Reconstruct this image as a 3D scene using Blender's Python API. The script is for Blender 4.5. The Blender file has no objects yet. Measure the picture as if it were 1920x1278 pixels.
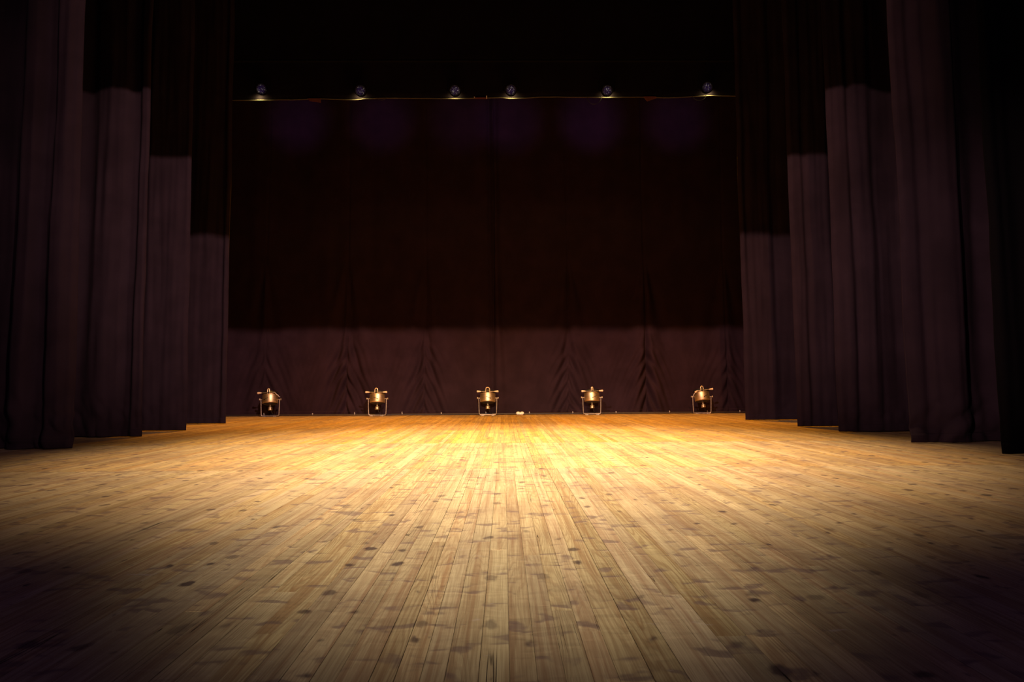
import bpy, bmesh, math, random
from mathutils import Vector, Matrix, noise

scene = bpy.context.scene
C = scene.collection
PI = math.pi
rng = random.Random(7)

# ------------------------------------------------------------------ camera
cam_data = bpy.data.cameras.new('camera')
cam_data.sensor_width = 36.0
cam_data.lens = 24.0
cam_data.clip_end = 200
camera = bpy.data.objects.new('camera', cam_data)
C.objects.link(camera)
PITCH = math.atan(83 / 1280)
YAW = -math.atan(15 / 1280)
camera.matrix_world = (Matrix.Translation((0, 0, 0.65)) @ Matrix.Rotation(YAW, 4, 'Z')
                       @ Matrix.Rotation(PI / 2 + PITCH, 4, 'X') @ Matrix.Rotation(math.radians(-0.35), 4, 'Z'))
scene.camera = camera

# ------------------------------------------------------------------ world and exposure
world = bpy.data.worlds.new('world')
scene.world = world
world.use_nodes = True
bg = world.node_tree.nodes['Background']
bg.inputs['Color'].default_value = (0.72, 0.42, 1.0, 1)
bg.inputs['Strength'].default_value = 0.036
vs = scene.view_settings
vs.view_transform = 'Standard'
vs.look = 'None'
vs.exposure = 0.0
vs.gamma = 1.0
vs.use_curve_mapping = False

# ------------------------------------------------------------------ stage lighting
def spot(name, loc, aim, power, color, angle, blend=1.0, radius=0.15):
    d = bpy.data.lights.new(name, 'SPOT')
    d.energy = power
    d.color = color
    d.spot_size = math.radians(angle)
    d.spot_blend = blend
    d.shadow_soft_size = radius
    o = bpy.data.objects.new(name, d)
    C.objects.link(o)
    o.location = loc
    o.rotation_euler = (Vector(aim) - Vector(loc)).to_track_quat('-Z', 'Y').to_euler()
    return o

# front-of-house washes: their upper edge is cut by the proscenium header
spot('front_of_house_light', (-7.5, -10, 12.9), (4.0, 14.0, 1.9), 16500, (1.0, 0.65, 0.60), 21.5, 1.0, 0.14)
spot('front_of_house_light', (7.5, -10, 12.9), (-4.4, 13.6, 1.9), 21500, (1.0, 0.64, 0.58), 21, 1.0, 0.14)
spot('front_of_house_light', (0, -10, 12.9), (0.5, 15.4, 0.9), 16500, (1.0, 0.45, 0.17), 26, 1.0, 0.14)
# added fill spots, no known source: lower half of the front leg curtains
spot('added_side_fill', (3.0, -2.0, 2.6), (-5.1, 7.4, 1.5), 1350, (1.0, 0.64, 0.62), 21, 1.0, 0.14)
spot('added_side_fill', (-3.0, -2.0, 2.6), (4.9, 7.4, 1.6), 2500, (1.0, 0.64, 0.62), 21, 1.0, 0.14)
# overhead warm pool in the middle of the stage
spot('overhead_pool_light', (0.1, 7.75, 8.7), (0.1, 7.35, 0), 13800, (1.0, 0.69, 0.38), 60, 1.0, 0.3)
# amber wash upstage
for ax, ap in ((-3.8, 1550), (0.0, 1500), (3.8, 1550)):
    spot('upstage_amber_light', (ax, 12.86, 6.12), (ax, 12.5, 0), ap, (1.0, 0.43, 0.004), 76, 1.0, 0.12)
# added narrow front fill, shaped so the boards darken towards the corners
spot('added_front_fill', (0, -4.0, 3.6), (0, 6.6, 0), 10400, (1.0, 0.82, 0.57), 30.6, 1.0, 0.2)

# ------------------------------------------------------------------ helpers
def obj(name, me, mat=None, parent=None, smooth=False):
    o = bpy.data.objects.new(name, me)
    C.objects.link(o)
    if mat is not None:
        me.materials.append(mat)
    if parent is not None:
        o.parent = parent
    if smooth:
        for p in me.polygons:
            p.use_smooth = True
    return o

def bm_obj(name, bm, mat, parent=None, smooth=True):
    bmesh.ops.recalc_face_normals(bm, faces=bm.faces)
    me = bpy.data.meshes.new(name)
    bm.to_mesh(me)
    bm.free()
    if smooth:
        for p in me.polygons:
            p.use_smooth = True
        try:
            me.set_sharp_from_angle(angle=math.radians(35))
        except Exception:
            pass
    return obj(name, me, mat, parent)

def tag(o, label, cat, group=None):
    o['label'] = label
    o['category'] = cat
    if group:
        o['group'] = group
    return o

def thing(name, label, cat, loc, group=None, rotz=0.0):
    o = bpy.data.objects.new(name, None)
    C.objects.link(o)
    o.empty_display_size = 0.1
    o.location = loc
    o.rotation_euler = (0, 0, rotz)
    return tag(o, label, cat, group)

def struct(o):
    o['kind'] = 'structure'
    return o

def add_box(bm, x0, x1, y0, y1, z0, z1, mtx=None):
    vs_ = [bm.verts.new((x, y, z)) for x in (x0, x1) for y in (y0, y1) for z in (z0, z1)]
    for f in ((0, 1, 3, 2), (4, 6, 7, 5), (0, 4, 5, 1), (2, 3, 7, 6), (0, 2, 6, 4), (1, 5, 7, 3)):
        bm.faces.new([vs_[i] for i in f])
    if mtx is not None:
        bmesh.ops.transform(bm, matrix=mtx, verts=vs_)
    return vs_

def add_lathe(bm, prof, n=32, mtx=None, cap=True):
    """profile of (radius, height) revolved about Z"""
    rings = []
    allv = []
    for r, z in prof:
        ring = [bm.verts.new((r * math.cos(2 * PI * k / n), r * math.sin(2 * PI * k / n), z)) for k in range(n)]
        rings.append(ring)
        allv += ring
    for a, b in zip(rings, rings[1:]):
        for k in range(n):
            bm.faces.new((a[k], a[(k + 1) % n], b[(k + 1) % n], b[k]))
    if cap:
        bm.faces.new(list(reversed(rings[0])))
        bm.faces.new(rings[-1])
    if mtx is not None:
        bmesh.ops.transform(bm, matrix=mtx, verts=allv)
    return allv

def add_tube(bm, pts, r, n=10, closed=False):
    pts = [Vector(p) for p in pts]
    m = len(pts)
    rings = []
    up = None
    for i, p in enumerate(pts):
        if closed:
            t = (pts[(i + 1) % m] - pts[i - 1]).normalized()
        else:
            t = (pts[min(i + 1, m - 1)] - pts[max(i - 1, 0)]).normalized()
        if up is None:
            ref = Vector((0, 0, 1)) if abs(t.z) < 0.9 else Vector((0, 1, 0))
            up = (ref - t * ref.dot(t)).normalized()
        else:
            up = (up - t * up.dot(t)).normalized()
        sd = t.cross(up)
        rr = r[i] if isinstance(r, (list, tuple)) else r
        rings.append([bm.verts.new(p + up * (rr * math.cos(2 * PI * k / n)) + sd * (rr * math.sin(2 * PI * k / n))) for k in range(n)])
    seq = list(zip(rings, rings[1:] + ([rings[0]] if closed else [])))
    if not closed:
        seq = list(zip(rings, rings[1:]))
    for a, b in seq:
        for k in range(n):
            bm.faces.new((a[k], a[(k + 1) % n], b[(k + 1) % n], b[k]))
    if not closed:
        bm.faces.new(list(reversed(rings[0])))
        bm.faces.new(rings[-1])

def bar(bm, a, b, r, n=10):
    add_tube(bm, [a, b], r, n)

def smooth01(t):
    t = max(0.0, min(1.0, t))
    return t * t * (3 - 2 * t)

# ------------------------------------------------------------------ node helpers
class NT:
    def __init__(self, name):
        self.mat = bpy.data.materials.new(name)
        self.mat.use_nodes = True
        self.t = self.mat.node_tree
        self.bsdf = self.t.nodes['Principled BSDF']

    def n(self, kind, **kw):
        nd = self.t.nodes.new(kind)
        for k, v in kw.items():
            setattr(nd, k, v)
        return nd

    def link(self, a, b):
        self.t.links.new(a, b)

    def put(self, sock, v):
        if isinstance(v, bpy.types.NodeSocket):
            self.link(v, sock)
        else:
            sock.default_value = v

    def math(self, op, a, b=None, c=None, clamp=False):
        nd = self.n('ShaderNodeMath', operation=op, use_clamp=clamp)
        self.put(nd.inputs[0], a)
        if b is not None:
            self.put(nd.inputs[1], b)
        if c is not None:
            self.put(nd.inputs[2], c)
        return nd.outputs[0]

    def comb(self, x, y, z=0.0):
        nd = self.n('ShaderNodeCombineXYZ')
        for s, v in zip(nd.inputs, (x, y, z)):
            self.put(s, v)
        return nd.outputs[0]

    def noise(self, vec, scale=1.0, detail=2.0, rough=0.5, dist=0.0):
        nd = self.n('ShaderNodeTexNoise')
        self.put(nd.inputs['Vector'], vec)
        nd.inputs['Scale'].default_value = scale
        nd.inputs['Detail'].default_value = detail
        nd.inputs['Roughness'].default_value = rough
        nd.inputs['Distortion'].default_value = dist
        return nd.outputs[0]

    def ramp(self, v, lo, hi, a=0.0, b=1.0):
        nd = self.n('ShaderNodeMapRange', interpolation_type='SMOOTHSTEP')
        self.put(nd.inputs[0], v)
        nd.inputs[1].default_value = lo
        nd.inputs[2].default_value = hi
        nd.inputs[3].default_value = a
        nd.inputs[4].default_value = b
        return nd.outputs[0]

    def mix(self, fac, a, b, mode='MIX'):
        nd = self.n('ShaderNodeMix', data_type='RGBA', blend_type=mode)
        self.put(nd.inputs[0], fac)
        self.put(nd.inputs[6], a)
        self.put(nd.inputs[7], b)
        return nd.outputs[2]

def rgb(r, g, b):
    return (r, g, b, 1.0)

# ------------------------------------------------------------------ materials
def mat_wood():
    m = NT('worn_pine_boards')
    uv = m.n('ShaderNodeUVMap', uv_map='UVMap')
    sp = m.n('ShaderNodeSeparateXYZ')
    m.link(uv.outputs[0], sp.inputs[0])
    u, v = sp.outputs[0], sp.outputs[1]
    at = m.n('ShaderNodeAttribute', attribute_name='plank')
    sc_ = m.n('ShaderNodeSeparateColor')
    m.link(at.outputs['Color'], sc_.inputs[0])
    r1, r2, r3 = sc_.outputs[0], sc_.outputs[1], sc_.outputs[2]
    sec = m.n('ShaderNodeAttribute', attribute_name='section').outputs['Fac']
    geo = m.n('ShaderNodeNewGeometry')
    gp = m.n('ShaderNodeSeparateXYZ')
    m.link(geo.outputs['Position'], gp.inputs[0])
    X, Y = gp.outputs[0], gp.outputs[1]
    uo = m.math('ADD', u, m.math('MULTIPLY', r1, 31.0))
    vo = m.math('ADD', v, m.math('MULTIPLY', r2, 57.0))
    # annual rings: contour lines of a stretched noise field
    low = m.noise(m.comb(m.math('MULTIPLY', uo, 12.0), m.math('MULTIPLY', vo, 0.85), r3), 1.0, 2.0, 0.35)
    rings = m.math('SINE', m.math('ADD', m.math('MULTIPLY', low, 105.0), m.math('MULTIPLY', uo, 160.0)))
    rings = m.ramp(rings, -0.2, 1.0)
    fine = m.noise(m.comb(m.math('MULTIPLY', uo, 230.0), m.math('MULTIPLY', vo, 3.2), r2), 1.0, 3.0, 0.6)
    streak = m.noise(m.comb(m.math('MULTIPLY', uo, 38.0), m.math('MULTIPLY', vo, 0.8), r1), 1.0, 3.0, 0.6)
    light = m.mix(sec, rgb(0.49, 0.395, 0.25), rgb(0.56, 0.36, 0.125))
    dark = m.mix(sec, rgb(0.30, 0.205, 0.125), rgb(0.39, 0.22, 0.06))
    col = m.mix(m.math('MULTIPLY', rings, m.math('ADD', 0.16, m.math('MULTIPLY', m.math('POWER', r3, 2.0), 0.5))), light, dark)
    col = m.mix(m.ramp(fine, 0.35, 0.75, 0.0, 0.48), col, rgb(0.20, 0.12, 0.06))
    col = m.mix(m.ramp(streak, 0.44, 0.68, 0.0, 0.68), col, rgb(0.27, 0.16, 0.09))
    # tone of each board
    hs = m.n('ShaderNodeHueSaturation')
    m.put(hs.inputs['Hue'], m.math('ADD', 0.4945, m.math('MULTIPLY', r2, 0.011)))
    m.put(hs.inputs['Saturation'], m.math('ADD', 0.90, m.math('MULTIPLY', r3, 0.20)))
    m.put(hs.inputs['Value'], m.math('ADD', 0.87, m.math('MULTIPLY', r1, 0.30)))
    m.link(col, hs.inputs['Color'])
    col = hs.outputs[0]
    # large worn and grimy areas
    grime = m.noise(m.comb(m.math('MULTIPLY', X, 1.3), m.math('MULTIPLY', Y, 1.3)), 1.0, 4.0, 0.6)
    col = m.mix(m.ramp(grime, 0.42, 0.70, 0.0, 0.40), col, rgb(0.155, 0.095, 0.075))
    # knots and burnt marks
    wob = m.noise(m.comb(m.math('MULTIPLY', X, 14.0), m.math('MULTIPLY', Y, 9.0)), 1.0, 3.0, 0.6)
    kx = m.math('ADD', m.math('MULTIPLY', X, 6.0), m.math('MULTIPLY', wob, 0.45))
    ky = m.math('ADD', m.math('MULTIPLY', Y, 4.2), m.math('MULTIPLY', wob, 0.35))
    vor = m.n('ShaderNodeTexVoronoi', voronoi_dimensions='2D', feature='F1')
    m.put(vor.inputs['Vector'], m.comb(kx, ky))
    vor.inputs['Scale'].default_value = 1.0
    vc = m.n('ShaderNodeSeparateColor')
    m.link(vor.outputs['Color'], vc.inputs[0])
    rad = m.math('MULTIPLY', m.math('POWER', vc.outputs[0], 2.0), 0.15)
    kn = m.math('SUBTRACT', rad, vor.outputs['Distance'])
    kmask = m.ramp(kn, -0.06, 0.05)
    kmask = m.math('MULTIPLY', kmask, m.math('ADD', 0.38, m.math('MULTIPLY', vc.outputs[1], 0.5)))
    col = m.mix(kmask, col, rgb(0.045, 0.026, 0.036))
    # cross grain bruises
    br = m.noise(m.comb(m.math('MULTIPLY', X, 7.0), m.math('MULTIPLY', Y, 13.0), r1), 1.0, 2.0, 0.5, 0.4)
    col = m.mix(m.ramp(br, 0.57, 0.68, 0.0, 0.66), col, rgb(0.15, 0.10, 0.10))
    # pale scuffs
    sf = m.noise(m.comb(m.math('MULTIPLY', X, 9.0), m.math('MULTIPLY', Y, 16.0), 4.0), 1.0, 5.0, 0.7, 0.8)
    sfm = m.ramp(sf, 0.63, 0.74, 0.0, 0.42)
    col = m.mix(sfm, col, rgb(0.50, 0.42, 0.42))
    # splits along the grain
    sn = m.noise(m.comb(m.math('MULTIPLY', uo, 16.0), m.math('MULTIPLY', vo, 0.30), 9.0), 1.0, 2.0, 0.5)
    sd = m.math('ABSOLUTE', m.math('SUBTRACT', sn, 0.5))
    sg = m.noise(m.comb(m.math('MULTIPLY', uo, 6.0), m.math('MULTIPLY', vo, 0.9), 3.0), 1.0, 1.0)
    spl = m.math('MULTIPLY', m.ramp(sd, 0.0, 0.004, 1.0, 0.0), m.ramp(sg, 0.60, 0.68))
    col = m.mix(m.math('MULTIPLY', spl, 0.9), col, rgb(0.02, 0.012, 0.012))
    m.link(col, m.bsdf.inputs['Base Color'])
    m.put(m.bsdf.inputs['Roughness'], m.ramp(fine, 0.2, 0.8, 0.50, 0.66))
    m.bsdf.inputs['Specular IOR Level'].default_value = 0.28
    hgt = m.math('SUBTRACT', m.math('MULTIPLY', fine, 0.5), m.math('MULTIPLY', spl, 1.4))
    hgt = m.math('ADD', hgt, m.math('MULTIPLY', rings, -0.25))
    hgt = m.math('ADD', hgt, m.math('MULTIPLY', br, 1.6))
    bp = m.n('ShaderNodeBump')
    bp.inputs['Strength'].default_value = 0.8
    bp.inputs['Distance'].default_value = 0.004
    m.link(hgt, bp.inputs['Height'])
    m.link(bp.outputs[0], m.bsdf.inputs['Normal'])
    return m.mat

def mat_cloth(name, base, sheen=0.0):
    m = NT(name)
    tc = m.n('ShaderNodeTexCoord').outputs['Object']
    nz = m.noise(tc, 2.2, 4.0, 0.6)
    weave = m.noise(tc, 260.0, 2.0, 0.5)
    col = m.mix(m.ramp(nz, 0.3, 0.75), rgb(*[c * 0.82 for c in base]), rgb(*[c * 1.18 for c in base]))
    lint = m.ramp(m.noise(tc, 42.0, 2.0, 0.5), 0.72, 0.78, 0.0, 0.25)
    col = m.mix(lint, col, rgb(*[c * 2.0 for c in base]))
    m.link(col, m.bsdf.inputs['Base Color'])
    m.bsdf.inputs['Roughness'].default_value = 0.92
    m.bsdf.inputs['Specular IOR Level'].default_value = 0.08
    m.bsdf.inputs['Sheen Weight'].default_value = sheen
    bp = m.n('ShaderNodeBump')
    bp.inputs['Strength'].default_value = 0.15
    bp.inputs['Distance'].default_value = 0.002
    m.link(weave, bp.inputs['Height'])
    m.link(bp.outputs[0], m.bsdf.inputs['Normal'])
    return m.mat

def mat_metal(name, base, rough, metallic=1.0, brushed=True):
    m = NT(name)
    tc = m.n('ShaderNodeTexCoord').outputs['Object']
    mp = m.n('ShaderNodeMapping')
    mp.inputs['Scale'].default_value = (6, 6, 260) if brushed else (40, 40, 40)
    m.link(tc, mp.inputs['Vector'])
    nz = m.noise(mp.outputs[0], 1.0, 3.0, 0.6)
    col = m.mix(m.ramp(nz, 0.3, 0.7), rgb(*[c * 0.78 for c in base]), rgb(*base))
    m.link(col, m.bsdf.inputs['Base Color'])
    m.bsdf.inputs['Metallic'].default_value = metallic
    m.put(m.bsdf.inputs['Roughness'], m.ramp(nz, 0.25, 0.75, rough * 0.85, rough * 1.2))
    return m.mat

def mat_plain(name, base, rough=0.6, spec=0.4):
    m = NT(name)
    tc = m.n('ShaderNodeTexCoord').outputs['Object']
    nz = m.noise(tc, 30.0, 3.0, 0.6)
    col = m.mix(m.ramp(nz, 0.3, 0.7), rgb(*[c * 0.85 for c in base]), rgb(*[min(1, c * 1.1) for c in base]))
    m.link(col, m.bsdf.inputs['Base Color'])
    m.bsdf.inputs['Roughness'].default_value = rough
    m.bsdf.inputs['Specular IOR Level'].default_value = spec
    return m.mat

def mat_lens():
    """faceted front lens: many small beads, a few of them glowing white, the rest violet"""
    m = NT('beaded_lens')
    tc = m.n('ShaderNodeTexCoord').outputs['Object']
    oi = m.n('ShaderNodeObjectInfo').outputs['Random']
    sp = m.n('ShaderNodeSeparateXYZ')
    m.link(tc, sp.inputs[0])
    r = m.math('SQRT', m.math('ADD', m.math('POWER', sp.outputs[0], 2.0), m.math('POWER', sp.outputs[1], 2.0)))
    vec = m.comb(m.math('ADD', sp.outputs[0], m.math('MULTIPLY', oi, 7.0)), m.math('ADD', sp.outputs[1], m.math('MULTIPLY', oi, 3.0)))
    vor = m.n('ShaderNodeTexVoronoi', voronoi_dimensions='2D', feature='F1')
    m.link(vec, vor.inputs['Vector'])
    vor.inputs['Scale'].default_value = 62.0
    vc = m.n('ShaderNodeSeparateColor')
    m.link(vor.outputs['Color'], vc.inputs[0])
    bead = m.ramp(vor.outputs['Distance'], 0.10, 0.55, 1.0, 0.0)
    edge = m.ramp(r, 0.035, 0.115, 1.0, 0.0)
    hot = m.ramp(vc.outputs[0], 0.55, 1.0)
    st = m.math('MULTIPLY', m.math('MULTIPLY', bead, edge), m.math('ADD', 0.12, m.math('MULTIPLY', hot, m.ramp(m.noise(vec, 22.0, 2.0, 0.6), 0.42, 0.62))))
    col = m.mix(m.ramp(vc.outputs[0], 0.5, 0.9), rgb(0.16, 0.06, 0.50), rgb(0.60, 0.52, 0.46))
    m.link(col, m.bsdf.inputs['Emission Color'])
    m.put(m.bsdf.inputs['Emission Strength'], m.math('MULTIPLY', st, 1.0))
    m.bsdf.inputs['Base Color'].default_value = rgb(0.01, 0.008, 0.015)
    m.bsdf.inputs['Roughness'].default_value = 0.6
    return m.mat

M_WOOD = mat_wood()
M_LEG = mat_cloth('black_wool_serge', (0.0218, 0.0127, 0.0178), 0.0)
M_LEG_UNLIT = mat_cloth('black_serge_unlit', (0.0025, 0.0017, 0.002), 0.0)  # darker copy of the leg cloth: missing light put into the colour
M_BACK = mat_cloth('black_backdrop_cloth', (0.0245, 0.0118, 0.0165), 0.0)
M_BORDER = mat_cloth('black_border_cloth', (0.009, 0.006, 0.010), 0.0)
M_WALL = mat_plain('matt_black_paint', (0.012, 0.010, 0.012), 0.95, 0.05)
M_ALU = mat_metal('brushed_aluminium', (0.88, 0.67, 0.38), 0.44)  # gold tint: warm light put into the aluminium base colour
M_STEEL = mat_metal('dull_grey_steel', (0.50, 0.42, 0.34), 0.45, 0.85, False)
M_BLACKM = mat_plain('black_enamel', (0.012, 0.010, 0.012), 0.45, 0.4)
M_KNOB = mat_plain('pale_knob_plastic', (0.80, 0.62, 0.42), 0.5, 0.4)
M_SLOT = mat_plain('dark_slot', (0.012, 0.008, 0.008), 0.7, 0.2)
M_WHITE = mat_plain('off_white_cloth', (0.85, 0.80, 0.70), 0.8, 0.2)
M_TIE = mat_plain('off_white_tape', (0.40, 0.36, 0.33), 0.8, 0.2)
M_PIPE = mat_plain('dark_painted_pipe', (0.030, 0.018, 0.016), 0.5, 0.4)
M_HEM = mat_plain('beige_hem_tape', (0.13, 0.11, 0.075), 0.6, 0.2)
M_RIG = mat_plain('matt_black_rigging', (0.006, 0.005, 0.006), 0.85, 0.05)
M_RED = mat_plain('red_brown_card', (0.17, 0.06, 0.045), 0.8, 0.2)
M_CABLE = mat_plain('black_rubber_cable', (0.02, 0.018, 0.02), 0.5, 0.4)
M_LENS = mat_lens()

# ------------------------------------------------------------------ setting: floor of boards
def build_floor():
    bm = bmesh.new()
    uvl = bm.loops.layers.uv.new('UVMap')
    cl = bm.loops.layers.float_color.new('plank')
    sl = bm.faces.layers.float.new('section')
    r = random.Random(23)
    X0, X1 = -9.0, 9.0
    sections = [(-0.6, 5.40, 0.0, 0.068), (5.404, 7.78, 0.45, 0.071), (7.784, 16.2, 1.0, 0.069)]
    for (ya, yb, sid, w0) in sections:
        x = X0 + r.random() * 0.05
        while x < X1:
            w = w0 * r.uniform(0.80, 1.22)
            gap = 0.0004 + 0.0026 * r.random() ** 4
            xa, xb = x + gap * 0.5, x + w - gap * 0.5
            y = ya
            L = r.uniform(0.4, 3.6)
            while y < yb - 1e-4:
                ye = min(yb, y + L)
                if yb - ye < 0.3:
                    ye = yb
                L = r.uniform(2.8, 5.5)
                c = (r.random(), r.random(), r.random(), 1)
                h = r.uniform(-0.0001, 0.0001)
                cup = r.uniform(-0.0005, 0.0004)
                tilt = r.uniform(-0.0002, 0.0002)
                uoff = r.uniform(-0.03, 0.03)
                prof = [(xa, -0.02), (xa, h - 0.0010 - tilt), (xa + 0.0010, h - tilt), (xa * 0.67 + xb * 0.33, h + cup),
                        (xa * 0.33 + xb * 0.67, h + cup), (xb - 0.0010, h + tilt), (xb, h - 0.0010 + tilt), (xb, -0.02)]
                ny = max(1, int((ye - y) / 0.5))
                rows = []
                for k in range(ny + 1):
                    yy = y + (ye - y) * k / ny
                    if k == 0:
                        yy += 0.0002
                    if k == ny:
                        yy -= 0.0002
                    rows.append([bm.verts.new((px, yy, pz)) for px, pz in prof])
                fs = []
                for a, b in zip(rows, rows[1:]):
                    for i in range(len(prof) - 1):
                        fs.append(bm.faces.new((a[i], a[i + 1], b[i + 1], b[i])))
                fs.append(bm.faces.new(rows[0]))
                fs.append(bm.faces.new(list(reversed(rows[-1]))))
                for f in fs:
                    f[sl] = sid
                    for lp in f.loops:
                        co = lp.vert.co
                        lp[uvl].uv = (co.x - (xa + xb) / 2 + uoff, co.y)
                        lp[cl] = c
                y = ye
            x += w
    # sub-floor under the gaps
    for f in [bm.faces.new([bm.verts.new(p) for p in ((-9, -0.6, -0.021), (9.05, -0.6, -0.021), (9.05, 16.2, -0.021), (-9, 16.2, -0.021))])]:
        for lp in f.loops:
            lp[cl] = (0, 0, 0, 1)
    bmesh.ops.recalc_face_normals(bm, faces=bm.faces)
    me = bpy.data.meshes.new('floor')
    bm.to_mesh(me)
    bm.free()
    return struct(obj('floor', me, M_WOOD))

build_floor()

def wall(name, *b):
    bm = bmesh.new()
    add_box(bm, *b)
    return struct(bm_obj(name, bm, M_WALL, None, False))

wall('wall_back', -9.2, 9.2, 16.2, 16.4, -0.1, 9.2)
wall('wall_left', -9.2, -9.0, 5.5, 16.2, -0.1, 9.2)
wall('wall_right', 9.0, 9.2, 5.5, 16.2, -0.1, 9.2)
wall('ceiling', -9.2, 9.2, 5.5, 16.4, 9.2, 9.4)

def proscenium_header():
    # wall above the stage opening; its lower edge has a shallow wave
    bm = bmesh.new()
    n = 180
    lo, hi = [], []
    for i in range(n + 1):
        x = -9.0 + 18.0 * i / n
        z = 6.215 + 0.012 * math.sin(x * 3.1) + 0.010 * math.sin(x * 7.3 + 1)
        lo.append((bm.verts.new((x, 5.5, z)), bm.verts.new((x, 5.62, z))))
        hi.append((bm.verts.new((x, 5.5, 9.2)), bm.verts.new((x, 5.62, 9.2))))
    for i in range(n):
        bm.faces.new((lo[i][0], lo[i + 1][0], hi[i + 1][0], hi[i][0]))
        bm.faces.new((lo[i][1], hi[i][1], hi[i + 1][1], lo[i + 1][1]))
        bm.faces.new((lo[i][0], lo[i][1], lo[i + 1][1], lo[i + 1][0]))
        bm.faces.new((hi[i][0], hi[i + 1][0], hi[i + 1][1], hi[i][1]))
    for i in (0, n):
        bm.faces.new((lo[i][0], hi[i][0], hi[i][1], lo[i][1]))
    return struct(bm_obj('wall_front', bm, M_WALL, None, False))

proscenium_header()

# ------------------------------------------------------------------ curtains
def sheet(name, xs, zs, pos, mat, parent, thick=0.008):
    bm = bmesh.new()
    grid = [[bm.verts.new(pos(x, z)) for x in xs] for z in zs]
    for j in range(len(zs) - 1):
        for i in range(len(xs) - 1):
            bm.faces.new((grid[j][i], grid[j][i + 1], grid[j + 1][i + 1], grid[j + 1][i]))
    me = bpy.data.meshes.new(name)
    bm.to_mesh(me)
    bm.free()
    o = obj(name, me, mat, parent, True)
    md = o.modifiers.new('thickness', 'SOLIDIFY')
    md.thickness = thick
    md.offset = 1.0          # grow away from the audience
    return o

def span(a, b, step):
    n = max(1, int(round(abs(b - a) / step)))
    return [a + (b - a) * i / n for i in range(n + 1)]

def interp(pts, x):
    if x <= pts[0][0]:
        return pts[0][1]
    for (xa, ya), (xb, yb) in zip(pts, pts[1:]):
        if x <= xb:
            return ya + (yb - ya) * smooth01((x - xa) / (xb - xa))
    return pts[-1][1]

def leg_curtain(label, edge, outer, Y, height, prof, seed, lean=0.0, crumple=0.0, mat=None, group='leg curtains at the sides of the stage'):
    """edge: x of the on-stage edge; outer: x of the hidden off-stage edge; prof: (distance from edge, forward depth)"""
    sgn = 1 if outer > edge else -1
    t = thing('leg_curtain', label, 'curtain', (edge, Y, 0), group)
    W = abs(outer - edge)

    def place(d, z, off=0.0):
        zz = z
        f = interp(prof, d * (1.0 - 0.10 * smooth01(1 - z / 3.0)))
        amp = 1.0 - 0.25 * smooth01(1 - z / 0.8)
        drift = 0.05 * noise.noise(Vector((seed * 3.1, z * 0.35, 0.2)))
        f2 = interp(prof, max(0.0, d + drift * smooth01(d / 0.15)))
        f = 0.4 * f + 0.6 * f2
        q = Vector((d * 1.0, z * 0.22, seed * 5.7))
        f = f * amp + 0.030 * noise.noise(q * 3.0) + 0.012 * noise.noise(Vector((d * 14, z * 0.9, seed)))
        f += 0.010 * noise.noise(Vector((d * 5 + z * 1.5, z * 3.0, seed + 9)))
        if crumple:
            w = smooth01(1 - z / 0.75)
            f += crumple * w * (abs(noise.noise(Vector((d * 5.0 - z * 2.0, z * 4.5, seed + 4)))) * 1.8 - 0.4)
        ex = 0.018 * noise.noise(Vector((z * 0.8, seed * 2.3, 1.0))) + lean * z
        ex += 0.02 * smooth01(1 - z / 0.25) * noise.noise(Vector((seed, 3.3, 8.0)))
        return (sgn * (d + ex * math.exp(-d / 0.3)), -f - off, zz)

    ds = span(0, 0.7, 0.014) + span(0.7, W, 0.03)[1:]
    zs = span(0.012, 1.2, 0.03) + span(1.2, height, 0.09)[1:]
    sheet('cloth', ds, zs, lambda d, z: place(d, z), mat or M_LEG, t)
    sheet('hem', ds, span(0.010, 0.105, 0.02), lambda d, z: place(d, z, 0.007), mat or M_LEG, t, 0.004)
    return t

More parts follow.
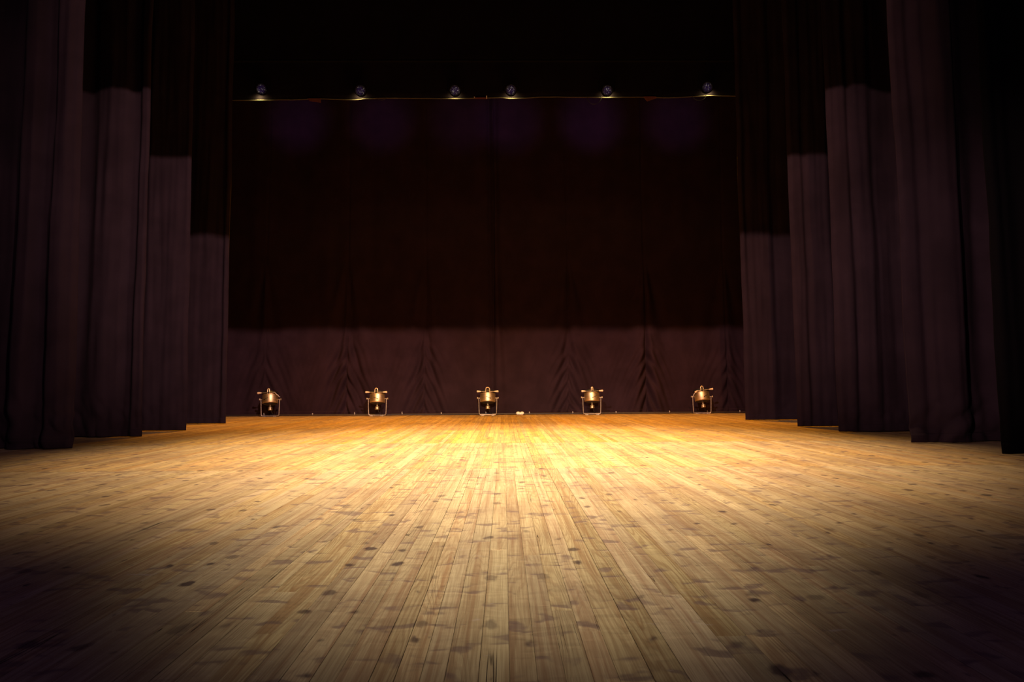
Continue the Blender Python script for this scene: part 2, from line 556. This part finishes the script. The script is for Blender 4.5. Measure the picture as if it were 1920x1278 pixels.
P = [
    # label, edge, outer, Y, profile(d, depth), seed, lean, crumple
    ('deep-folded black leg curtain nearest the camera at the left edge of the photo', -4.60, -6.60, 7.4,
     [(0, .0), (.05, .05), (.14, .10), (.24, .09), (.34, -.03), (.42, -.03), (.52, .08), (.62, .07), (.78, -.12), (1.0, -.15), (1.4, 0), (2.0, .0)], 1.3, 0.010, 0.07),
    ('black leg curtain second from the left, with one narrow fold along its edge', -4.765, -6.5, 9.1,
     [(0, .03), (.03, .06), (.10, .06), (.17, -.01), (.24, -.01), (.34, .05), (.52, .08), (.66, .05), (.82, -.04), (1.2, .05), (1.75, 0)], 2.7, 0.0, 0.04),
    ('black leg curtain third from the left, lit flat below a straight shadow edge', -4.745, -6.4, 10.3,
     [(0, .0), (.05, .03), (.22, .05), (.42, .04), (.6, .05), (.7, .0), (1.0, .05), (1.65, 0)], 3.9, 0.004, 0.015),
    ('black leg curtain furthest back on the left, beside the leftmost floor lamp', -4.92, -6.6, 12.2,
     [(0, .02), (.06, .05), (.12, .01), (.2, .03), (.35, .05), (.55, .04), (.75, .01), (1.1, .05), (1.7, 0)], 4.4, 0.0, 0.01),
    ('black leg curtain furthest back on the right, beside the tilted floor lamp', 4.30, 6.2, 12.2,
     [(0, .02), (.05, .05), (.14, .02), (.22, .04), (.5, .06), (.62, .01), (.8, .03), (1.2, .05), (1.9, 0)], 5.2, -0.004, 0.01),
    ('black leg curtain second from the back on the right', 4.41, 6.2, 10.3,
     [(0, .02), (.05, .05), (.16, .05), (.22, .02), (.34, .05), (.55, .05), (.66, .0), (1.0, .06), (1.8, 0)], 6.1, -0.006, 0.012),
    ('black leg curtain third from the back on the right, two long folds near its edge', 4.44, 6.4, 9.1,
     [(0, .01), (.06, .04), (.22, .06), (.30, .01), (.36, .05), (.5, .06), (.65, .0), (.9, -.06), (1.3, .03), (1.9, 0)], 7.7, -0.004, 0.02),
    ('wide black leg curtain near the front on the right, with one broad lit fold', 4.39, 6.5, 7.4,
     [(0, .0), (.05, .02), (.13, .02), (.2, .0), (.3, .05), (.48, .11), (.58, .09), (.72, -.12), (.95, -.22), (1.2, -.1), (1.5, .05), (2.1, 0)], 8.5, -0.008, 0.05),
    ('unlit black leg curtain, nearest the camera at the right edge of the photo', 4.47, 6.6, 6.15,
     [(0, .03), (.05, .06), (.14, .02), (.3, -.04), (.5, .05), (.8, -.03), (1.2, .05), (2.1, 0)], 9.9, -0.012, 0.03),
]
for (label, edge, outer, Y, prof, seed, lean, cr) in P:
    leg_curtain(label, edge, outer, Y, 9.18, prof, seed, lean, cr, M_LEG_UNLIT if Y < 7 else None)

# back curtain in two halves that meet left of the middle
SEAMS = [(-5.37, 0.6), (-3.54, 1.25), (-1.78, 1.05), (1.45, 1.05), (3.22, 1.35), (5.06, 0.7)]
BACK_Y = 15.45

def back_depth(x, z):
    d = 0.045 * noise.noise(Vector((x * 1.1, z * 0.12, 2.0))) + 0.014 * noise.noise(Vector((x * 4.5, z * 0.15, 5.0)))
    for i, (xs, s) in enumerate(SEAMS):
        dx = x - xs + 0.02 * math.sin(z * 0.7 + i)
        if abs(dx) > 1.3:
            continue
        # groove of the seam
        d -= 0.016 * s * math.exp(-(dx / 0.022) ** 2)
        # long folds fanning out below an apex
        for za, n, A, ph in ((3.6, 5.0, 0.055, 0.6 + i), (2.1, 6.0, 0.046, 2.2 + i * 1.7)):
            if z < za:
                w = 0.05 + 0.25 * (za - z)
                tt = dx / w
                d += A * s * math.exp(-tt * tt * 1.3) * math.cos(abs(tt) * n + ph + (0.5 if dx > 0 else 0)) * smooth01((za - z) / 0.9)
        # chevron puckers gathered at the seam
        if z < 1.9:
            wob = 0.6 * noise.noise(Vector((xs * 3 + (2.0 if dx > 0 else 0), z * 1.4, 0.3)))
            ph = (z + 1.55 * abs(dx) + 0.9 * dx * dx) * (2 * PI / 0.36) + wob * 5.0 + (1.7 if dx > 0 else 0)
            a = 0.042 * s * math.exp(-abs(dx) / 0.27) * smooth01((1.9 - z) / 1.0) * (1 - math.exp(-(dx / 0.03) ** 2) * 0.6)
            d += a * math.sin(ph)
    # fold beside the middle opening
    xm = -0.25 - 0.035 * (z - 2) * 0.3
    dm = x - xm
    d += 0.05 * math.exp(-((dm - 0.10) / 0.07) ** 2) - 0.045 * math.exp(-((dm + 0.03) / 0.05) ** 2)
    d += 0.035 * math.exp(-((dm - 0.10 - 0.10 * smooth01(1 - z / 3.5)) / 0.06) ** 2)
    d += 0.02 * smooth01(1 - z / 0.16) * noise.noise(Vector((x * 2.0, 3.0, z * 5)))
    return d

def back_curtain(label, xa, xb, yoff):
    t = thing('back_curtain', label, 'curtain', ((xa + xb) / 2, BACK_Y + yoff, 0), 'halves of the back curtain')
    xc = (xa + xb) / 2
    def place(x, z, off=0.0):
        edge = min(abs(x - xa), abs(x - xb))
        return (x - xc, -back_depth(x, z) - off, z)
    xs = span(xa, xb, 0.018)
    zs = span(0.02, 2.6, 0.022) + span(2.6, 9.15, 0.11)[1:]
    sheet('cloth', xs, zs, place, M_BACK, t, 0.006)
    sheet('hem', xs, span(0.016, 0.10, 0.02), lambda x, z: place(x, z, 0.006), M_BACK, t, 0.004)

back_curtain('left half of the black back curtain, behind the three left floor lamps', -8.4, -0.22, 0.0)
back_curtain('right half of the black back curtain, behind the two right floor lamps', -0.34, 8.0, 0.05)

# ------------------------------------------------------------------ overhead border, its lamps and bits hanging below its hem
BY = 13.0
HEM = [(-6.6, 6.19), (-5.2, 6.205), (-4.70, 6.20), (-4.2, 6.215), (-3.6, 6.225), (-2.9, 6.212), (-2.6, 6.23), (-2.3, 6.245), (-1.5, 6.235),
       (-0.93, 6.228), (-0.45, 6.24), (-0.05, 6.25), (0.14, 6.232), (0.40, 6.24), (0.75, 6.258), (1.5, 6.258), (2.05, 6.25), (2.4, 6.258),
       (3.2, 6.245), (3.6, 6.262), (4.0, 6.278), (4.4, 6.28), (4.8, 6.275), (6.2, 6.27)]

border = thing('border_curtain', 'black overhead border curtain with a thin pale hem, above the back curtain', 'curtain', (0, BY, 6.2))
def border_pos(x, z):
    f = 0.016 * noise.noise(Vector((x * 1.6, 0.0, 4.0))) + 0.010 * noise.noise(Vector((x * 5, z * 0.5, 1.0)))
    zh = interp(HEM, x)
    return (x, -f, (zh - 6.2) * (1 - (z - 6.2) / 3.0) + (z - 6.2))
bx = span(-6.6, 6.2, 0.04)
sheet('cloth', bx, span(6.2, 9.15, 0.12), border_pos, M_BORDER, border, 0.008)
bm = bmesh.new()
add_tube(bm, [Vector(border_pos(x, 6.2)) + Vector((0, -0.012, 0)) for x in span(-6.6, 6.2, 0.06)], 0.009, 8)
bm_obj('hem', bm, M_HEM, border)

pipe = bmesh.new()
bar(pipe, (-6.4, 12.72, 6.86), (6.1, 12.72, 6.86), 0.024, 14)
for x in (-5.6, -2.0, 1.2, 5.2):
    bar(pipe, (x, 12.72, 6.86), (x, 12.72, 9.195), 0.006, 6)
tag(bm_obj('lamp_pipe', pipe, M_RIG), 'black overhead pipe carrying the violet lamps in front of the border', 'pipe')

def border_lamp(x, z, label, k):
    """par can hung from the pipe, lens tipped down towards the audience"""
    t = thing('stage_lamp', label, 'lamp', (x, 12.72, z + 0.035), 'violet overhead stage lamps')
    rot = Matrix.Rotation(math.radians(90 + 16), 4, 'X') @ Matrix.Diagonal((0.90, 0.90, 0.90, 1))
    R = rot.to_3x3()
    # lens faces the audience (-Y) and a little down
    bm = bmesh.new()
    add_lathe(bm, [(.118, .10), (.122, .10), (.122, .0), (.10, -.04), (.06, -.06), (.02, -.065)], 28, rot, False)
    bm_obj('can', bm, M_RIG, t)
    lens = bmesh.new()
    add_lathe(lens, [(.001, .004), (.05, .0035), (.09, .002), (.116, -.002)], 28, None, False)
    lo = bm_obj('lens', lens, M_LENS, t)
    lo.matrix_local = rot @ Matrix.Translation((0, 0, 0.075))
    yk = bmesh.new()
    s = 0.15
    pts = [(-s, 0, 0)] + [(-s * math.cos(a), 0, 0.18 + 0.12 * math.sin(a)) for a in span(0, PI, PI / 8)] + [(s, 0, 0)]
    add_tube(yk, pts, 0.008, 8)
    bar(yk, (-s - .01, 0, 0), (-s + .03, 0, 0), 0.012, 8)
    bar(yk, (s + .01, 0, 0), (s - .03, 0, 0), 0.012, 8)
    bm_obj('yoke', yk, M_RIG, t)
    cl = bmesh.new()
    top = 6.825 - z
    bar(cl, (0, 0, 0.295), (0, 0, top - 0.034), 0.010, 8)
    add_tube(cl, [(0, 0.036 * math.cos(a), top + 0.036 * math.sin(a)) for a in span(-PI / 2, PI, PI / 8)], 0.009, 8)
    bm_obj('clamp', cl, M_RIG, t)
    # added spots outside the can: warm on the hem, violet on the curtain behind
    xh = x * 13.0 / 12.62
    zh = interp(HEM, xh)
    spot('added_hem_spot', (xh, 12.89, zh + 0.05), (xh, 12.98, zh), 8.0 * k, (1.0, 0.80, 0.30), 160, 1.0, 0.01)
    spot('added_glow_spot', (xh, 13.35, 6.45), (xh, 15.4, 6.75), 38.0 * k, (0.55, 0.28, 1.0), 50, 1.0, 0.08)

LAMPS = [(-4.575, 6.262, 'leftmost violet overhead stage lamp above the border hem', 1.0),
         (-2.70, 6.228, 'violet overhead stage lamp second from the left, with one bright white speck', 1.0),
         (-0.906, 6.227, 'dimmest violet overhead stage lamp, left of the middle above the hem', 0.7),
         (0.157, 6.236, 'bright violet overhead stage lamp just right of the middle of the hem', 1.1),
         (1.993, 6.224, 'violet overhead stage lamp second from the right, above the brightest spot of the hem', 1.35),
         (3.908, 6.284, 'rightmost violet overhead stage lamp above the border hem', 1.0)]
for a in LAMPS:
    border_lamp(*a)

def tab(pts, label, x, z, cat='flag'):
    bm = bmesh.new()
    a = [bm.verts.new((px, -0.006, pz)) for px, pz in pts]
    b = [bm.verts.new((px, 0.006, pz)) for px, pz in pts]
    bm.faces.new(a)
    bm.faces.new(list(reversed(b)))
    n = len(pts)
    for i in range(n):
        bm.faces.new((a[i], b[i], b[(i + 1) % n], a[(i + 1) % n]))
    o = bm_obj('hanging_flag', bm, M_RED, None, False)
    front = min(border_pos(x + d, 6.2)[1] for d in span(-.14, .14, .02))
    o.location = (x, 13.0 + front - 0.029, z)
    return tag(o, label, cat, 'red-brown flags below the border hem')
tab([(-.13, .0), (.13, .0), (.13, -.085), (.05, -.07), (-.09, -.05)], 'red-brown four-sided flag hanging below the border hem on the left', -3.66, 6.225)
tab([(-.13, .0), (.12, .0), (.12, -.03), (-.06, -.095), (-.10, -.05)], 'red-brown pointed flag hanging below the border hem on the right', 2.88, 6.255)
f3 = tab([(-.12, .0), (.12, .0), (.12, -.03), (-.12, -.025)], 'thin red-brown flag with two white clips at the middle of the border hem', -0.42, 6.245)
for dx, h in ((-.13, .022), (.105, .055)):
    bm = bmesh.new()
    add_lathe(bm, [(.004, -h / 2), (.010, -h / 2 + .004), (.010, h / 2 - .004), (.004, h / 2)], 10, Matrix.Translation((dx, -0.012, 0.002)))
    c = bm_obj('clip', bm, M_WHITE, f3)
    c['label'] = 'small white clip'

def loop_cable(pts, label):
    bm = bmesh.new()
    add_tube(bm, pts, 0.006, 6)
    return tag(bm_obj('cable', bm, M_CABLE), label, 'cable', 'cable loops below the border hem')
loop_cable([(1.66 + 0.14 * (1 - math.cos(a)) - 0.02, 12.93, 6.25 - 0.16 * math.sin(a)) for a in span(0, PI, PI / 14)], 'thin black cable loop hanging left of the brightest spot of the hem')
loop_cable([(3.72 + 0.13 * (1 - math.cos(a)) - 0.02, 12.93, 6.265 - 0.10 * math.sin(a)) for a in span(0, PI, PI / 14)], 'thin black cable loop hanging left of the rightmost overhead lamp')
loop_cable([(-2.42 + 0.09 * (1 - math.cos(a)) - 0.02, 12.93, 6.24 - 0.06 * math.sin(a)) for a in span(0, PI, PI / 14)], 'short black cable loop hanging right of the second overhead lamp')

# ------------------------------------------------------------------ floor lamps in front of the back curtain
def floor_lamp(label, x, Y, yaw=0.0, tilt=10.0, roll=0.0, slot=0.0, slot_dir=1, left_bar=0.0, right_bar=0.0, right_knob=True, handle_w=0.042):
    t = thing('floor_lamp', label, 'stage lamp', (x, Y, 0.0), 'stage lamps standing on the floor at the back', math.radians(yaw))
    # stand: inverted U of flat bar
    s = 0.197
    bm = bmesh.new()
    pts = [(-s, 0, 0.385), (-s + .004, 0, 0.20), (-s + .010, 0, 0.05), (-s + .018, 0, .028), (-s + .034, 0, .020),
           (0, 0, .018), (s - .034, 0, .020), (s - .018, 0, .028), (s - .010, 0, .05), (s - .004, 0, 0.20), (s, 0, 0.385)]
    add_tube(bm, pts, 0.0105, 10)
    bm_obj('yoke', bm, M_STEEL, t)
    for sx in (-1, 1):
        bm = bmesh.new()
        add_box(bm, sx * .115 - .035, sx * .115 + .035, -.075, .075, .0, .010)
        bmesh.ops.bevel(bm, geom=bm.edges[:], offset=.003, segments=2, affect='EDGES')
        bm_obj('foot', bm, M_STEEL, t)
        bm = bmesh.new()
        m = Matrix.Translation((sx * (s - .03), 0, .375)) @ Matrix.Rotation(sx * PI / 2, 4, 'Y')
        add_lathe(bm, [(.008, 0), (.008, .045), (.020, .047), (.022, .052), (.022, .064), (.016, .070)], 14, m)
        bm_obj('pivot_knob', bm, M_STEEL, t)
    # head group: everything turns about the pivot at z = .375
    H = Matrix.Translation((0, 0, .375)) @ Matrix.Rotation(math.radians(-tilt), 4, 'X') @ Matrix.Rotation(math.radians(roll), 4, 'Y')
    drum = bmesh.new()
    add_lathe(drum, [(.150, -.088), (.158, -.087), (.163, -.081), (.165, -.074), (.165, .078), (.163, .086), (.165, .090), (.165, .100), (.160, .105), (.150, .106)], 56, H)
    bm_obj('drum', drum, M_ALU, t)
    back = bmesh.new()
    add_lathe(back, [(.150, -.088), (.140, -.104), (.09, -.120), (.03, -.130)], 40, H)
    bm_obj('back_plate', back, M_BLACKM, t)
    hood = bmesh.new()
    add_lathe(hood, [(.150, .106), (.168, .112), (.172, .120), (.155, .165), (.148, .168), (.140, .160), (.150, .118), (.02, .112)], 44, H)
    bm_obj('lens_hood', hood, M_BLACKM, t)
    # handle loop on the front of the hood
    hd = bmesh.new()
    w = handle_w
    add_tube(hd, [H @ Vector(p) for p in [(-w, -.150, .100), (-w, -.160, .165), (-w * .8, -.160, .195), (-w * .3, -.160, .208), (w * .3, -.160, .208), (w * .8, -.160, .195), (w, -.160, .165), (w, -.150, .100)]], 0.0125, 10)
    bm_obj('handle', hd, M_ALU, t)
    # cross bar with two handles
    for sx, drop, knob in ((-1, left_bar, True), (1, right_bar, right_knob)):
        bm = bmesh.new()
        a = Vector((sx * .03, -.172, .118))
        c = Vector((sx * .13, -.165, .122))
        b = Vector((sx * .235, -.150, .125 - drop))
        add_tube(bm, [H @ a, H @ (a * .5 + c * .5), H @ c, H @ (c * .5 + b * .5), H @ b], 0.007, 8)
        bm_obj('cross_bar', bm, M_STEEL, t)
        if knob:
            bm = bmesh.new()
            k0 = H @ Vector((sx * .142, -.163, .123 - drop * .1)) if not drop else H @ Vector((sx * .10, -.168, .124))
            k1 = H @ b if not drop else H @ Vector((sx * .165, -.163, .118 - drop * .25))
            add_tube(bm, [k0, k0.lerp(k1, .08), k0.lerp(k1, .5), k0.lerp(k1, .9), k1], [.008, .012, .018, .022, .012], 12)
            o = bm_obj('grip', bm, M_KNOB, t)
            o['label'] = 'pale bulbous grip'
    # focus slot cut in the drum, with its sliding screw
    sl = bmesh.new()
    pts = []
    for i in range(13):
        q = i / 12
        a = math.radians(-90 + slot + (q - .5) * 34)
        pts.append(H @ Vector((.1655 * math.cos(a), .1655 * math.sin(a), -.002 + slot_dir * (q - .5) * .045)))
    add_tube(sl, pts, 0.0045, 8)
    bm_obj('focus_slot', sl, M_SLOT, t)
    sc = bmesh.new()
    q = 0.92 if slot_dir < 0 else 0.10
    a = math.radians(-90 + slot + (q - .5) * 34)
    e = Vector((.160 * math.cos(a), .160 * math.sin(a), -.002 + slot_dir * (q - .5) * .045))
    nrm = Vector((math.cos(a), math.sin(a), 0))
    bar(sc, H @ e, H @ (e + nrm * .016), .011, 12)
    bm_obj('focus_screw', sc, M_SLOT, t)
    # lamp holder under the drum
    ho = bmesh.new()
    add_lathe(ho, [(.012, -.236), (.044, -.235), (.048, -.230), (.048, -.212), (.040, -.206), (.040, -.196), (.047, -.190), (.046, -.180), (.030, -.168), (.020, -.150), (.019, -.128)], 30, H)
    bm_obj('lamp_holder', ho, M_ALU, t)
    cb = bmesh.new()
    p0 = H @ Vector((.02, .0, -.236))
    add_tube(cb, [p0, p0 + Vector((.015, .02, -.06)), Vector((.07, .06, .03)), Vector((.12, .12, .010)), Vector((.16, .20, .010))], 0.007, 8)
    bm_obj('power_cord', cb, M_CABLE, t)
    return t

floor_lamp('aluminium floor lamp standing furthest left, its right bar hanging down', -5.08, 14.93, yaw=4, tilt=10, roll=-2.5, slot=-18, slot_dir=1, right_bar=.11, right_knob=False, handle_w=.022)
floor_lamp('aluminium floor lamp second from the left, between the left and middle ones', -2.77, 14.98, yaw=0, tilt=8, roll=0, slot=-2, slot_dir=-1, handle_w=.032)
floor_lamp('brightest aluminium floor lamp at the middle of the row, with an open loop handle', -0.36, 14.93, yaw=0, tilt=9, roll=0, slot=4, slot_dir=-1)
floor_lamp('aluminium floor lamp second from the right, its handle turned away', 1.91, 14.93, yaw=-2, tilt=7, roll=-1, slot=14, slot_dir=1, handle_w=.018)
floor_lamp('aluminium floor lamp standing furthest right, its head leaning over to the right', 4.335, 14.98, yaw=-6, tilt=9, roll=-6, slot=20, slot_dir=1, left_bar=.13, handle_w=.028)

# ------------------------------------------------------------------ weight pipe along the bottom of the back curtain with white ties
wp = thing('bottom_pipe', 'thin dark pipe lying on the floor along the foot of the back curtain', 'pipe', (0, 15.24, 0))
bm = bmesh.new()
bar(bm, (-8.2, 0, .020), (7.8, 0, .020), .019, 12)
bm_obj('tube', bm, M_PIPE, wp)
for px in (499, 589, 667, 755, 828, 911, 992, 1073, 1154, 1254, 1325, 1386):
    x = (px - 945.5) * 15.24 / 1280 + 0.0
    bm = bmesh.new()
    hh = 0.060 + 0.012 * math.sin(px)
    add_tube(bm, [(x, -.012, .026), (x + .003, -.020, .045), (x - .002, -.018, .060), (x, -.014, hh + .012)], [.010, .012, .009, .004], 10)
    o = bm_obj('tie', bm, M_TIE, wp)
    o['label'] = 'small white tie'

# small white thing on the floor, right of the middle lamp
bm = bmesh.new()
for sx in (-1, 1):
    m = Matrix.Translation((sx * .042, 0, .034)) @ Matrix.Diagonal((.048, .05, .036, 1))
    bmesh.ops.create_uvsphere(bm, u_segments=20, v_segments=12, radius=1.0, matrix=m)
m = Matrix.Translation((0, 0, .020)) @ Matrix.Diagonal((.085, .045, .020, 1))
bmesh.ops.create_uvsphere(bm, u_segments=20, v_segments=12, radius=1.0, matrix=m)
for v_ in bm.verts:
    v_.co.z = max(0.0, v_.co.z)
    v_.co += Vector((0, 0, 0.004)) * noise.noise(v_.co * 40)
o = bm_obj('folded_cloth', bm, M_WHITE)
o.location = (0.345, 15.10, 0.001)
tag(o, 'small white cloth with two humps on the floor, right of the middle lamp', 'cloth')
